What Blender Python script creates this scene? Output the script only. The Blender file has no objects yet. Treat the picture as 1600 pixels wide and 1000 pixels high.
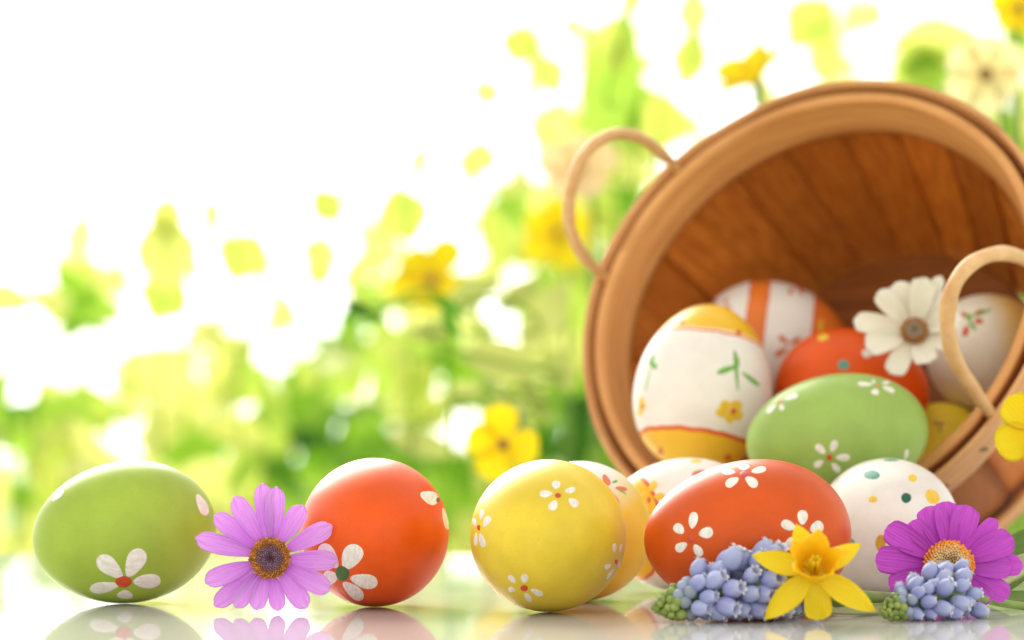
import bpy, bmesh, math, random
import numpy as np
from mathutils import Vector, Matrix, noise
from mathutils.bvhtree import BVHTree

R = math.radians
random.seed(7)
rng = np.random.default_rng(7)
scene = bpy.context.scene
col = scene.collection

# ------------------------------------------------------------------ camera
F = 4000.0            # focal length in photo pixels (photo is 1600 wide)
YH = 690.0            # row of the horizon
HC = 0.05             # camera height above the table top
cam_d = bpy.data.cameras.new('camera')
cam = bpy.data.objects.new('camera', cam_d)
col.objects.link(cam)
cam.location = (0, 0, HC)
cam.rotation_euler = (R(90), 0, 0)
cam_d.sensor_width = 36
cam_d.lens = F / 1600 * 36
cam_d.shift_y = (YH - 500) / 1600
cam_d.clip_start = 0.05
cam_d.clip_end = 400
cam_d.dof.use_dof = True
cam_d.dof.focus_distance = 0.752
cam_d.dof.aperture_fstop = 8.9
cam_d.dof.aperture_blades = 0
scene.camera = cam

# ------------------------------------------------------------------ sky and sun
SUN_EL, SUN_AZ = R(29), R(-16)          # sun stands behind the table, a little to the left
world = bpy.data.worlds.new('World')
scene.world = world
world.use_nodes = True
wn = world.node_tree
wn.nodes.clear()
sky = wn.nodes.new('ShaderNodeTexSky')
sky.sky_type = 'NISHITA'
sky.sun_disc = False
sky.sun_elevation = SUN_EL
sky.sun_rotation = SUN_AZ
sky.air_density = 1.0
sky.dust_density = 1.5
sky.ozone_density = 0.6
hsv = wn.nodes.new('ShaderNodeHueSaturation')
hsv.inputs['Saturation'].default_value = 0.10
bg = wn.nodes.new('ShaderNodeBackground')
bg.inputs['Strength'].default_value = 0.12
wo = wn.nodes.new('ShaderNodeOutputWorld')
wn.links.new(sky.outputs[0], hsv.inputs['Color'])
veil = wn.nodes.new('ShaderNodeMixRGB')          # thin bright cloud drawn over the whole sky
veil.inputs[0].default_value = 0.46
veil.inputs[2].default_value = (9.6, 9.0, 7.9, 1)
wn.links.new(hsv.outputs[0], veil.inputs[1])
wn.links.new(veil.outputs[0], bg.inputs['Color'])
wn.links.new(bg.outputs[0], wo.inputs['Surface'])

sun_d = bpy.data.lights.new('sun', 'SUN')
sun_d.energy = 2.4
sun_d.angle = R(34)
sun_d.color = (1.0, 0.95, 0.84)
sun = bpy.data.objects.new('sun', sun_d)
col.objects.link(sun)
to_sun = Vector((math.sin(SUN_AZ) * math.cos(SUN_EL), math.cos(SUN_AZ) * math.cos(SUN_EL), math.sin(SUN_EL)))
sun.rotation_euler = to_sun.to_track_quat('Z', 'Y').to_euler()
sun.location = to_sun * 5

vs = scene.view_settings
vs.view_transform = 'Standard'
vs.look = 'None'
vs.exposure = 0.9
vs.gamma = 1.0
vs.use_curve_mapping = False
scene.render.engine = 'CYCLES'
scene.cycles.use_denoising = True
scene.cycles.max_bounces = 10
scene.cycles.diffuse_bounces = 6
scene.cycles.sample_clamp_indirect = 6


# ------------------------------------------------------------------ helpers
def P(px, py, d):
    """point seen at photo pixel (px, py) standing d metres in front of the camera"""
    return Vector(((px - 800) / F * d, d, HC - (py - YH) / F * d))


def mesh(name, verts, faces, smooth=True, uvs=None):
    me = bpy.data.meshes.new(name)
    me.from_pydata([tuple(v) for v in verts], [], [tuple(f) for f in faces])
    if smooth:
        me.polygons.foreach_set('use_smooth', [True] * len(me.polygons))
    if uvs is not None:
        ul = me.uv_layers.new(name='UVMap')
        li = np.empty(len(me.loops), dtype=np.int32)
        me.loops.foreach_get('vertex_index', li)
        ul.data.foreach_set('uv', np.asarray(uvs, dtype=np.float32)[li].ravel())
    me.update()
    return me


def obj(name, me, mat=None, parent=None, local=None):
    o = bpy.data.objects.new(name, me)
    col.objects.link(o)
    if mat is not None and me is not None and len(me.materials) == 0:
        me.materials.append(mat)
    if parent is not None:
        o.parent = parent
    if local is not None:
        o.matrix_local = local
    return o


def tag(o, label=None, cat=None, group=None, kind=None):
    if label: o['label'] = label
    if cat: o['category'] = cat
    if group: o['group'] = group
    if kind: o['kind'] = kind
    return o


def empty(name, M):
    e = bpy.data.objects.new(name, None)
    col.objects.link(e)
    e.empty_display_size = 0.01
    e.matrix_world = M
    return e


def frame(loc, z, up=(0, 0, 1)):
    """matrix with local Z along z and local Y as near to up as can be"""
    z = Vector(z).normalized()
    y = Vector(up)
    y = (y - z * y.dot(z)).normalized()
    x = y.cross(z)
    M = Matrix((x, y, z)).transposed().to_4x4()
    M.translation = loc
    return M


def tube(pts, radii, seg=10, flat=1.0):
    pts = [Vector(p) for p in pts]
    n = len(pts)
    if not hasattr(radii, '__len__'):
        radii = [radii] * n
    V, Fc = [], []
    t0 = (pts[1] - pts[0]).normalized()
    ref = Vector((0, 0, 1)) if abs(t0.z) < 0.9 else Vector((1, 0, 0))
    a = t0.cross(ref).normalized()
    for i in range(n):
        t = (pts[min(i + 1, n - 1)] - pts[max(i - 1, 0)]).normalized()
        a = (a - t * a.dot(t)).normalized()
        b = t.cross(a)
        for k in range(seg):
            an = 2 * math.pi * k / seg
            V.append(pts[i] + (a * math.cos(an) + b * math.sin(an) * flat) * radii[i])
    for i in range(n - 1):
        for k in range(seg):
            k2 = (k + 1) % seg
            Fc.append((i * seg + k, i * seg + k2, (i + 1) * seg + k2, (i + 1) * seg + k))
    Fc.append(tuple(range(seg - 1, -1, -1)))
    Fc.append(tuple(range((n - 1) * seg, n * seg)))
    return V, Fc


def spline(pts, n=24):
    """Catmull-Rom through the points"""
    pts = [Vector(p) for p in pts]
    q = [pts[0] * 2 - pts[1]] + pts + [pts[-1] * 2 - pts[-2]]
    out = []
    segs = len(pts) - 1
    for i in range(n + 1):
        s = i / n * segs
        k = min(int(s), segs - 1)
        t = s - k
        p0, p1, p2, p3 = q[k:k + 4]
        out.append(0.5 * ((2 * p1) + (p2 - p0) * t + (2 * p0 - 5 * p1 + 4 * p2 - p3) * t * t
                          + (-p0 + 3 * p1 - 3 * p2 + p3) * t ** 3))
    return out


def lathe(profile, seg=32):
    """profile: list of (r, z), closed loop if last == first"""
    V, Fc = [], []
    n = len(profile)
    for (r, z) in profile:
        for k in range(seg):
            an = 2 * math.pi * k / seg
            V.append((r * math.cos(an), r * math.sin(an), z))
    for i in range(n - 1):
        for k in range(seg):
            k2 = (k + 1) % seg
            Fc.append((i * seg + k, i * seg + k2, (i + 1) * seg + k2, (i + 1) * seg + k))
    return V, Fc


# ------------------------------------------------------------------ materials
class N:
    """small wrapper for building node materials"""
    def __init__(self, name):
        self.m = bpy.data.materials.new(name)
        self.m.use_nodes = True
        self.t = self.m.node_tree
        self.t.nodes.clear()
        self.out = self.t.nodes.new('ShaderNodeOutputMaterial')

    def add(self, kind, **kw):
        n = self.t.nodes.new('ShaderNode' + kind)
        for k, v in kw.items():
            if k in n.inputs.keys():
                n.inputs[k].default_value = v
            else:
                setattr(n, k, v)
        return n

    def link(self, a, b):
        self.t.links.new(a, b)

    def noise(self, scale, detail=3, vec=None, rough=0.55):
        n = self.add('TexNoise', Scale=scale, Detail=detail, Roughness=rough)
        if vec is not None: self.link(vec, n.inputs['Vector'])
        return n.outputs['Fac']

    def ramp(self, fac, stops, interp='LINEAR'):
        n = self.add('ValToRGB')
        n.color_ramp.interpolation = interp
        e = n.color_ramp.elements
        while len(e) < len(stops): e.new(0.5)
        for i, (p, c) in enumerate(stops):
            e[i].position = p
            e[i].color = (*c, 1)
        self.link(fac, n.inputs[0])
        return n.outputs[0]

    def mix(self, fac, a, b, mode='MIX'):
        n = self.add('MixRGB', blend_type=mode)
        for s, v in ((n.inputs[0], fac), (n.inputs[1], a), (n.inputs[2], b)):
            if isinstance(v, (int, float)): s.default_value = v
            elif isinstance(v, tuple): s.default_value = (*v, 1)
            else: self.link(v, s)
        return n.outputs[0]

    def coords(self, which='Object', scale=(1, 1, 1)):
        c = self.add('TexCoord')
        mp = self.add('Mapping')
        mp.inputs['Scale'].default_value = scale
        self.link(c.outputs[which], mp.inputs['Vector'])
        return mp.outputs[0]

    def bsdf(self, color, rough=0.5, spec=0.5, **kw):
        b = self.add('BsdfPrincipled')
        if isinstance(color, tuple): b.inputs['Base Color'].default_value = (*color, 1)
        else: self.link(color, b.inputs['Base Color'])
        b.inputs['Roughness'].default_value = rough
        b.inputs['Specular IOR Level'].default_value = spec
        for k, v in kw.items(): b.inputs[k.replace('_', ' ')].default_value = v
        return b

    def bump(self, b, height, strength=0.2, dist=0.0005):
        n = self.add('Bump', Strength=strength, Distance=dist)
        self.link(height, n.inputs['Height'])
        self.link(n.outputs[0], b.inputs['Normal'])

    def done(self, shader):
        self.link(shader, self.out.inputs['Surface'])
        return self.m


def egg_material(name, color, dark=None, rough=0.40):
    n = N(name)
    v = n.coords()
    d = dark or tuple(c * 0.80 for c in color)
    c = n.mix(n.ramp(n.noise(55, 4, v), [(0.35, (0, 0, 0)), (0.7, (1, 1, 1))]), d, color)
    c2 = n.mix(n.ramp(n.noise(1400, 2, v), [(0.60, (0, 0, 0)), (0.78, (1, 1, 1))]), c, tuple(x * 0.8 for x in color))
    b = n.bsdf(c2, rough, 0.28)
    n.bump(b, n.noise(2600, 3, v), 0.10, 0.0002)
    return n.done(b.outputs[0])


def band_material(name, stops, wobble=0.0006, smooth=None, rough=0.36):
    """bands painted round the egg: stops are (x along the axis in metres, colour)"""
    n = N(name)
    v = n.coords()
    sep = n.add('SeparateXYZ')
    n.link(v, sep.inputs[0])
    mr = n.add('MapRange')
    mr.inputs['From Min'].default_value = -0.035
    mr.inputs['From Max'].default_value = 0.035
    wob = n.add('Math', operation='MULTIPLY_ADD')
    n.link(n.noise(160, 2, v), wob.inputs[0])
    wob.inputs[1].default_value = wobble * 2
    n.link(sep.outputs[0], wob.inputs[2])
    n.link(wob.outputs[0], mr.inputs['Value'])
    st = [((x + wobble + 0.035) / 0.07, c) for x, c in stops]
    st = [(max(0, p), c) for p, c in st]
    c = n.ramp(mr.outputs[0], st, smooth or 'CONSTANT')
    shade = n.ramp(n.noise(70, 4, v), [(0.3, (0.88, 0.86, 0.84)), (0.7, (1, 1, 1))])
    c = n.mix(1.0, c, shade, 'MULTIPLY')
    b = n.bsdf(c, rough, 0.28)
    n.bump(b, n.noise(2600, 3, v), 0.10, 0.0002)
    return n.done(b.outputs[0])


def paint(name, color, rough=0.45):
    n = N(name)
    v = n.coords()
    g = n.noise(1.0, 4, n.coords('Object', (420, 1500, 420)))
    c = n.mix(n.ramp(g, [(0.3, (0, 0, 0)), (0.65, (1, 1, 1))]), tuple(x * 0.74 for x in color), color)
    b = n.bsdf(c, rough, 0.4)
    n.bump(b, g, 0.3, 0.0002)
    return n.done(b.outputs[0])


def petal_material(name, base, tip, vein, trans=0.35, rough=0.5, stripes=5.0):
    n = N(name)
    uv = n.add('TexCoord').outputs['UV']
    sep = n.add('SeparateXYZ')
    n.link(uv, sep.inputs[0])
    c = n.mix(sep.outputs[1], base, tip)
    mp = n.add('Mapping')
    mp.inputs['Scale'].default_value = (stripes * 3, 0.7, 1)
    n.link(uv, mp.inputs[0])
    vv = n.ramp(n.noise(2.2, 3, mp.outputs[0]), [(0.40, (0, 0, 0)), (0.75, (0.7, 0.7, 0.7))])
    c = n.mix(vv, c, vein)
    b = n.bsdf(c, rough, 0.3)
    wv = n.add('TexWave', wave_type='BANDS', bands_direction='X', Scale=stripes / 2.0, Distortion=1.0)
    n.link(uv, wv.inputs['Vector'])
    n.bump(b, wv.outputs['Fac'], 0.25, 0.0004)
    tr = n.add('BsdfTranslucent')
    n.link(c, tr.inputs[0])
    mx = n.add('MixShader')
    mx.inputs[0].default_value = trans
    n.link(b.outputs[0], mx.inputs[1])
    n.link(tr.outputs[0], mx.inputs[2])
    return n.done(mx.outputs[0])


def leaf_material(name, stops, trans=0.5, attr=True, rough=0.45):
    n = N(name)
    if attr:
        a = n.add('Attribute', attribute_name='tint')
        f = a.outputs['Fac']
    else:
        f = n.add('ObjectInfo').outputs['Random']
    c = n.ramp(f, stops)
    v = n.coords()
    c = n.mix(n.ramp(n.noise(35, 3, v), [(0.3, (0.75, 0.75, 0.75)), (0.7, (1, 1, 1))]), (0, 0, 0), c)
    b = n.bsdf(c, rough, 0.35)
    tr = n.add('BsdfTranslucent')
    n.link(c, tr.inputs[0])
    mx = n.add('MixShader')
    mx.inputs[0].default_value = trans
    n.link(b.outputs[0], mx.inputs[1])
    n.link(tr.outputs[0], mx.inputs[2])
    return n.done(mx.outputs[0])


def wood_material(name, light, dark, scale, contrast=1.0, rough=0.55, per_object=0.0, red=(0.5, 0.15, 0.03)):
    n = N(name)
    v = n.coords('Object', scale)
    g = n.noise(1.0, 6, v, 0.6)
    c = n.ramp(g, [(0.5 - 0.22 / contrast, dark), (0.5 + 0.22 / contrast, light)])
    v2 = n.coords('Object', tuple(s * 5 for s in scale))
    c = n.mix(n.ramp(n.noise(1.0, 3, v2), [(0.55, (0, 0, 0)), (0.8, (0.5, 0.5, 0.5))]), c, tuple(x * 0.6 for x in dark))
    if per_object:
        r = n.add('ObjectInfo').outputs['Random']
        c = n.mix(n.ramp(r, [(0, (0, 0, 0)), (1, (per_object,) * 3)]), c, red)
        w = n.add('TexWhiteNoise', noise_dimensions='1D')
        n.link(r, w.inputs['W'])
        c = n.mix(n.ramp(w.outputs['Value'], [(0, (0.5, 0.5, 0.5)), (1, (1, 1, 1))]), (0, 0, 0), c)
        # ^ tone of each strip of veneer
    b = n.bsdf(c, rough, 0.3)
    n.bump(b, g, 0.35, 0.0006)
    return n.done(b.outputs[0])


M = {}
M['green_egg'] = egg_material('green_egg_paint', (0.36, 0.50, 0.055))
M['green_egg2'] = egg_material('fresh_green_egg_paint', (0.33, 0.50, 0.11))
M['orange_egg'] = egg_material('orange_egg_paint', (0.80, 0.095, 0.004))
M['orange_egg2'] = egg_material('deep_orange_egg_paint', (0.66, 0.088, 0.004))
M['yellow_egg'] = egg_material('yellow_egg_paint', (0.80, 0.60, 0.045))
M['lemon_egg'] = egg_material('lemon_egg_paint', (0.90, 0.70, 0.035))
M['white_egg'] = egg_material('white_egg_paint', (0.82, 0.78, 0.73))
WHT, YEL, RED = (0.82, 0.79, 0.75), (0.84, 0.50, 0.03), (0.70, 0.11, 0.02)
ORG = (0.78, 0.20, 0.03)
M['p_white'] = paint('white_flower_paint', (0.86, 0.82, 0.76))
M['p_red'] = paint('red_paint', (0.62, 0.07, 0.015))
M['p_orange'] = paint('orange_red_paint', (0.66, 0.14, 0.03))
M['p_pink'] = paint('coral_paint', (0.75, 0.19, 0.08))
M['p_magenta'] = paint('rose_paint', (0.65, 0.08, 0.10))
M['p_green'] = paint('leaf_green_paint', (0.16, 0.42, 0.05))
M['p_dgreen'] = paint('dark_green_paint', (0.012, 0.12, 0.07))
M['p_fgreen'] = paint('forest_green_paint', (0.05, 0.16, 0.02))
M['p_teal'] = paint('teal_paint', (0.10, 0.33, 0.25))
M['p_yellow'] = paint('yellow_paint', (0.85, 0.55, 0.04))
M['p_ochre'] = paint('ochre_paint', (0.66, 0.36, 0.03))
M['p_brown'] = paint('brown_paint', (0.30, 0.13, 0.03))

M['stave'] = wood_material('stave_wood', (0.80, 0.29, 0.04), (0.36, 0.09, 0.008), (330, 330, 16), 1.0, 0.6, 0.8, (0.72, 0.19, 0.015))
M['hoop'] = wood_material('hoop_wood', (0.80, 0.44, 0.19), (0.46, 0.19, 0.06), (16, 16, 330), 1.1, 0.55)
M['inner_hoop'] = wood_material('inner_hoop_wood', (0.80, 0.42, 0.15), (0.50, 0.20, 0.055), (12, 12, 260), 1.1, 0.55)
M['handle'] = wood_material('handle_wood', (0.80, 0.52, 0.26), (0.60, 0.33, 0.13), (90, 90, 90), 1.0, 0.45)
M['board'] = wood_material('bottom_board_wood', (0.32, 0.10, 0.013), (0.18, 0.048, 0.005), (12, 220, 220), 1.0, 0.6)
nn = N('staple_metal')
M['staple'] = nn.done(nn.bsdf((0.16, 0.12, 0.08), 0.4, 0.5, Metallic=0.8).outputs[0])

# ------------------------------------------------------------------ the setting: ground and table
nn = N('lawn_grass')
v_ = nn.coords()
c_ = nn.ramp(nn.noise(1.3, 6, v_), [(0.3, (0.20, 0.34, 0.04)), (0.7, (0.42, 0.52, 0.10))])
M['lawn'] = nn.done(nn.bsdf(c_, 0.8, 0.2).outputs[0])
GZ = -0.74
gv, gf = [], []
gn = 24
for i in range(gn + 1):
    for j in range(gn + 1):
        gx = (i / gn - 0.5) * 160
        gy = (j / gn - 0.3) * 160
        far = max(0, math.hypot(gx, gy) - 6)
        gv.append((gx, gy, GZ + 0.05 * noise.noise(Vector((gx * .3, gy * .3, 0))) * min(1, far)))
for i in range(gn):
    for j in range(gn):
        a = i * (gn + 1) + j
        gf.append((a, a + gn + 1, a + gn + 2, a + 1))
tag(obj('ground', mesh('ground', gv, gf), M['lawn']), kind='structure')

nn = N('glossy_white_lacquer')
v_ = nn.coords()
base_c = nn.mix(nn.noise(9, 3, v_), (0.55, 0.55, 0.53), (0.60, 0.60, 0.57))
df = nn.add('BsdfDiffuse')
nn.link(base_c, df.inputs[0])
gl = nn.add('BsdfGlossy')
rm = nn.add('MapRange')
rm.inputs['From Min'].default_value = .35
rm.inputs['From Max'].default_value = .7
rm.inputs['To Min'].default_value = .018
rm.inputs['To Max'].default_value = .07
nn.link(nn.noise(14, 5, v_), rm.inputs['Value'])
nn.link(rm.outputs[0], gl.inputs['Roughness'])
gl.inputs[0].default_value = (0.97, 0.97, 0.95, 1)
fr = nn.add('Fresnel', IOR=1.45)
mu = nn.add('Math', operation='MULTIPLY')
mu.inputs[1].default_value = 0.88
nn.link(fr.outputs[0], mu.inputs[0])
mx = nn.add('MixShader')
nn.link(mu.outputs[0], mx.inputs[0])
nn.link(df.outputs[0], mx.inputs[1])
nn.link(gl.outputs[0], mx.inputs[2])
M['table'] = nn.done(mx.outputs[0])


def box_bevel(sx, sy, sz, bev):
    bm = bmesh.new()
    bmesh.ops.create_cube(bm, size=1)
    bmesh.ops.scale(bm, vec=(sx, sy, sz), verts=bm.verts)
    bmesh.ops.bevel(bm, geom=bm.edges[:], offset=bev, segments=3, affect='EDGES', profile=0.5)
    me = bpy.data.meshes.new('box')
    bm.to_mesh(me)
    bm.free()
    return me


TY0, TY1, TX = 0.30, 1.14, 0.62
tab = empty('table', Matrix.Translation((0, (TY0 + TY1) / 2, GZ)))
tag(tab, kind='structure')
obj('table_top', box_bevel(2 * TX, TY1 - TY0, 0.024, 0.003), M['table'], tab, Matrix.Translation((0, 0, -GZ - 0.012)))
leg_me = box_bevel(0.045, 0.045, -GZ - 0.024, 0.003)
leg_me.materials.append(M['table'])
for sx in (-1, 1):
    for sy in (-1, 1):
        obj('leg', leg_me, None, tab, Matrix.Translation((sx * (TX - 0.05), sy * ((TY1 - TY0) / 2 - 0.05), (-GZ - 0.024) / 2)))

# ------------------------------------------------------------------ the basket
MC = Vector((0.1074, 0.930, 0.1014))       # centre of the mouth
MR = 0.0928                                # outer radius at the mouth
az, el = -0.5516, 0.4194
MN = Vector((math.sin(az) * math.cos(el), -math.cos(az) * math.cos(el), math.sin(el)))
BD, BR = 0.093, 0.0690                     # depth and radius at the bottom
TAP = (MR - BR) / BD
BM = frame(MC, MN)
basket = empty('basket', BM)
tag(basket, 'tan wooden bushel basket lying on its side with eggs inside', 'basket')


def wob(me, amp, freq=14, seed=0.0):
    """slight hand-made unevenness"""
    for v in me.vertices:
        n3 = noise.noise_vector(Vector((v.co.x * freq, v.co.y * freq, v.co.z * freq * 0.6 + seed)))
        v.co += n3 * amp
    return me


def hoop_profile(r_in, r_out, z_top, z_bot, rnd, ztap=TAP):
    pts = []
    w = r_out - r_in
    for k in range(5):
        a = math.pi / 2 * k / 4
        pts.append((r_out - rnd + rnd * math.sin(a), z_top - rnd + rnd * math.cos(a)))
    for k in range(1, 6):
        pts.append((r_out, z_top - rnd + (z_bot - z_top + rnd) * k / 6))
    pts += [(r_out, z_bot), (r_in, z_bot)]
    for k in range(1, 6):
        pts.append((r_in, z_bot + (z_top - rnd - z_bot) * k / 6))
    for k in range(5):
        a = math.pi / 2 * k / 4
        pts.append((r_in + rnd - rnd * math.cos(a), z_top - rnd + rnd * math.sin(a)))
    pts.append(pts[0])
    return [(r + z * ztap, z) for r, z in pts]


V, Fc = lathe(hoop_profile(MR - 0.0022, MR, 0.0, -0.0215, 0.0007), 128)
obj('outer_hoop', wob(mesh('outer_hoop', V, Fc), 0.0011, 22), M['hoop'], basket)
V, Fc = lathe(hoop_profile(MR - 0.0092, MR - 0.0052, -0.0004, -0.0165, 0.0011), 128)
obj('inner_hoop', wob(mesh('inner_hoop', V, Fc), 0.0010, 22, 3.0), M['inner_hoop'], basket)

# staves: strips of veneer bent from the bottom board up to the hoops
NS = 24
for i in range(NS):
    a0 = 2 * math.pi * i / NS + rng.uniform(-.012, .012)
    over = 0.0009 if i % 2 else -0.0009
    half = math.pi / NS * (1.07 if i % 2 else 0.97)
    nz, na = 9, 5
    V, Fc = [], []
    for side in (0, 1):
        for iz in range(nz):
            z = -0.0135 - (BD - 0.0135 + 0.002) * iz / (nz - 1)
            bulge = 0.0016 * math.sin(math.pi * iz / (nz - 1))
            r = MR - 0.0030 + z * TAP + over * 0.6 + bulge - side * 0.0013
            h = half * (1.0 + 0.10 * iz / (nz - 1))
            for ia in range(na):
                t = ia / (na - 1) * 2 - 1
                an = a0 + h * t
                rr = r - 0.0009 * t * t * (0.4 if iz < 3 else 1)
                V.append((rr * math.cos(an), rr * math.sin(an), z))
    o_ = nz * na
    for iz in range(nz - 1):
        for ia in range(na - 1):
            q = iz * na + ia
            Fc.append((q, q + 1, q + na + 1, q + na))
            Fc.append((o_ + q, o_ + q + na, o_ + q + na + 1, o_ + q + 1))
        for ia in (0, na - 1):
            q = iz * na + ia
            Fc.append((q, q + na, o_ + q + na, o_ + q))
    for ia in range(na - 1):
        for iz in (0, nz - 1):
            q = iz * na + ia
            Fc.append((q, o_ + q, o_ + q + 1, q + 1))
    obj('stave', mesh('stave', V, Fc), M['stave'], basket)

br = BR - 0.0062
V, Fc = lathe([(0.0001, -BD + 0.0085), (br * .5, -BD + 0.0086), (br - .001, -BD + 0.0085), (br, -BD + 0.0075), (br - .001, -BD + 0.0005), (0.0001, -BD + 0.0005)], 64)
obj('bottom_board', mesh('bottom_board', V, Fc, False), M['board'], basket)
V, Fc = lathe(hoop_profile(BR + 0.0003 + BD * TAP, BR + 0.0026 + BD * TAP, -BD + 0.012, -BD - 0.001, 0.0008), 96)
obj('bottom_hoop', wob(mesh('bottom_hoop', V, Fc), 0.0004, 18), M['hoop'], basket)


def rim_angle(px, py):
    best = None
    for k in range(720):
        a = math.pi * k / 360
        w = BM @ Vector((MR * math.cos(a), MR * math.sin(a), 0))
        x, y = 800 + F * w.x / w.y, YH - F * (w.z - HC) / w.y
        d = (x - px) ** 2 + (y - py) ** 2
        if best is None or d < best[0]: best = (d, a)
    return best[1]


def handle(pix, rad):
    """bent rod whose two ends sit in the gap between the hoops; the loop stands in the plane of its rim chord and the basket axis"""
    rg = MR - 0.0037
    ends = []
    for q in (pix[0], pix[-1]):
        a = rim_angle(*q)
        ends.append(Vector((rg * math.cos(a), rg * math.sin(a), 0)))
    A, B = BM @ ends[0], BM @ ends[1]
    nrm = (B - A).cross(MN).normalized()
    o = Vector((0, 0, HC))
    pts = [ends[0] + Vector((0, 0, -.013)), ends[0]]
    Bi = BM.inverted()
    for (x, y) in pix[1:-1]:
        dr = P(x, y, 1.0) - o
        pts.append(Bi @ (o + dr * ((A - o).dot(nrm) / dr.dot(nrm))))
    pts += [ends[1], ends[1] + Vector((0, 0, -.013))]
    sp = spline(pts, 72)
    rr = [rad * (1.0 + 0.05 * math.sin(i * 0.7)) for i in range(73)]
    for i in range(13):
        f = min(1, i / 12)
        rr[i] = rr[72 - i] = 0.0012 + (rad - 0.0012) * f
    V, Fc = tube(sp, rr, 14)
    return mesh('handle', V, Fc)


obj('handle', handle([(1057, 262), (1032, 238), (1002, 216), (966, 209), (932, 222), (906, 254), (892, 298), (889, 342), (900, 380), (918, 408), (935, 432)], .0023), M['handle'], basket)
obj('handle', handle([(1556, 650), (1516, 602), (1489, 553), (1480, 498), (1490, 448), (1518, 412), (1560, 396), (1600, 404), (1630, 424), (1648, 452)], .0026), M['handle'], basket)

st_me = box_bevel(0.0042, 0.0012, 0.0010, 0.0003)
st_me.materials.append(M['staple'])
for i in range(30):
    a = 2 * math.pi * (i + 0.3 * rng.uniform(-1, 1)) / 30
    z = -0.0115 + rng.uniform(-.004, .004)
    r = MR + z * TAP + 0.0002
    L_ = Matrix.Rotation(a + math.pi / 2, 4, 'Z')
    L_.translation = (r * math.cos(a), r * math.sin(a), z)
    obj('staple', st_me, None, basket, L_ @ Matrix.Rotation(R(rng.uniform(20, 70)), 4, 'Y'))


# ------------------------------------------------------------------ eggs
class Egg:
    def __init__(self, label, px, py, d, a, b, k, axis, mat, rest=True, roll=0):
        nt, ns = 72, 96
        V, Fc = [], []
        for i in range(1, nt):
            th = math.pi * i / nt
            x, r = a * math.cos(th), b * math.sin(th) * (1 - k * math.cos(th))
            for j in range(ns):
                p = 2 * math.pi * j / ns
                V.append((x, r * math.cos(p), r * math.sin(p)))
        V.append((a, 0, 0)); V.append((-a, 0, 0))
        for i in range(nt - 2):
            for j in range(ns):
                j2 = (j + 1) % ns
                Fc.append((i * ns + j, (i + 1) * ns + j, (i + 1) * ns + j2, i * ns + j2))
        top, bot = len(V) - 2, len(V) - 1
        for j in range(ns):
            j2 = (j + 1) % ns
            Fc.append((top, j, j2))
            Fc.append((bot, (nt - 2) * ns + j2, (nt - 2) * ns + j))
        ax = Vector(axis).normalized()
        Mx = frame((0, 0, 0), ax, (0, 0, 1) if abs(ax.z) < .95 else (0, 1, 0)) @ Matrix(((0, 1, 0, 0), (0, 0, 1, 0), (1, 0, 0, 0), (0, 0, 0, 1)))
        loc = P(px, py, d)
        if rest:
            loc.z = -min((Mx @ Vector(v)).z for v in V) + 0.0001
        Mx.translation = loc
        self.M, self.Mi = Mx, Mx.inverted()
        self.o = obj('easter_egg', mesh('egg', V, Fc), mat)
        self.o.matrix_world = Mx
        tag(self.o, label, 'egg', 'painted easter eggs')
        self.bvh = BVHTree.FromPolygons([Mx @ Vector(v) for v in V], Fc)
        self.dim = (a, b, k)
        EGGS.append(self)

    def hit(self, px, py):
        o = Vector((0, 0, HC))
        h, n, *_ = self.bvh.ray_cast(o, P(px, py, 1.0) - o)
        if h is None:
            # just beyond the outline: nearest place on the shell
            q = P(px, py, (self.M.translation).y)
            h, n, *_ = self.bvh.find_nearest(q)
        return h, n

    def _blob(self, outline, c, lift):
        V, Fc = [], []
        rings = (0.0, 0.4, 0.75, 1.0)
        m = len(outline)
        for r in rings[1:]:
            for (x, y) in outline:
                h, n = self.hit(c[0] + (x - c[0]) * r, c[1] + (y - c[1]) * r)
                V.append(self.Mi @ (h + n * (lift if r < 1 else 0.00001)))
        h, n = self.hit(*c)
        V.append(self.Mi @ (h + n * lift))
        for k in range(m):
            k2 = (k + 1) % m
            Fc.append((len(V) - 1, k, k2))
            for q in range(len(rings) - 2):
                Fc.append((q * m + k, (q + 1) * m + k, (q + 1) * m + k2, q * m + k2))
        return V, Fc

    def _petal(self, x0, y0, x1, y1, w, lift=0.00010, round_=False):
        dx, dy = x1 - x0, y1 - y0
        L = math.hypot(dx, dy)
        ux, uy = dx / L, dy / L
        out = []
        ph = random.uniform(0, 6)
        for k in range(22):
            a = 2 * math.pi * k / 22
            s = 0.5 - 0.5 * math.cos(a)
            wid = w / 2 * math.sin(a) * (1 + (0 if round_ else 0.28) * (-math.cos(a)))
            j = 1 + 0.04 * math.sin(3 * a + ph)
            out.append((x0 + ux * L * s - uy * wid * j, y0 + uy * L * s + ux * wid * j))
        return self._blob(out, ((x0 + x1) / 2, (y0 + y1) / 2), lift)

    def part(self, name, pieces, mat, parent=None):
        V, Fc = [], []
        for v, f in pieces:
            b = len(V)
            V += v
            Fc += [tuple(i + b for i in q) for q in f]
        return obj(name, mesh(name, V, Fc), M[mat], parent or self.o)

    def flower(self, petals, mat, centre=None, cmat='p_red'):
        f = self.part('painted_flower', [self._petal(*p) for p in petals], mat)
        if centre:
            x, y, rx, ry = centre
            self.part('flower_centre', [self._petal(x - rx, y, x + rx, y, 2 * ry, 0.00020, True)], cmat, f)
        return f

    def dot(self, x, y, rx, ry, mat, rot=0, name='painted_dot'):
        c, s = math.cos(R(rot)), math.sin(R(rot))
        self.part(name, [self._petal(x - rx * c, y - rx * s, x + rx * c, y + rx * s, 2 * ry, 0.00012, True)], mat)


EGGS = []
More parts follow.
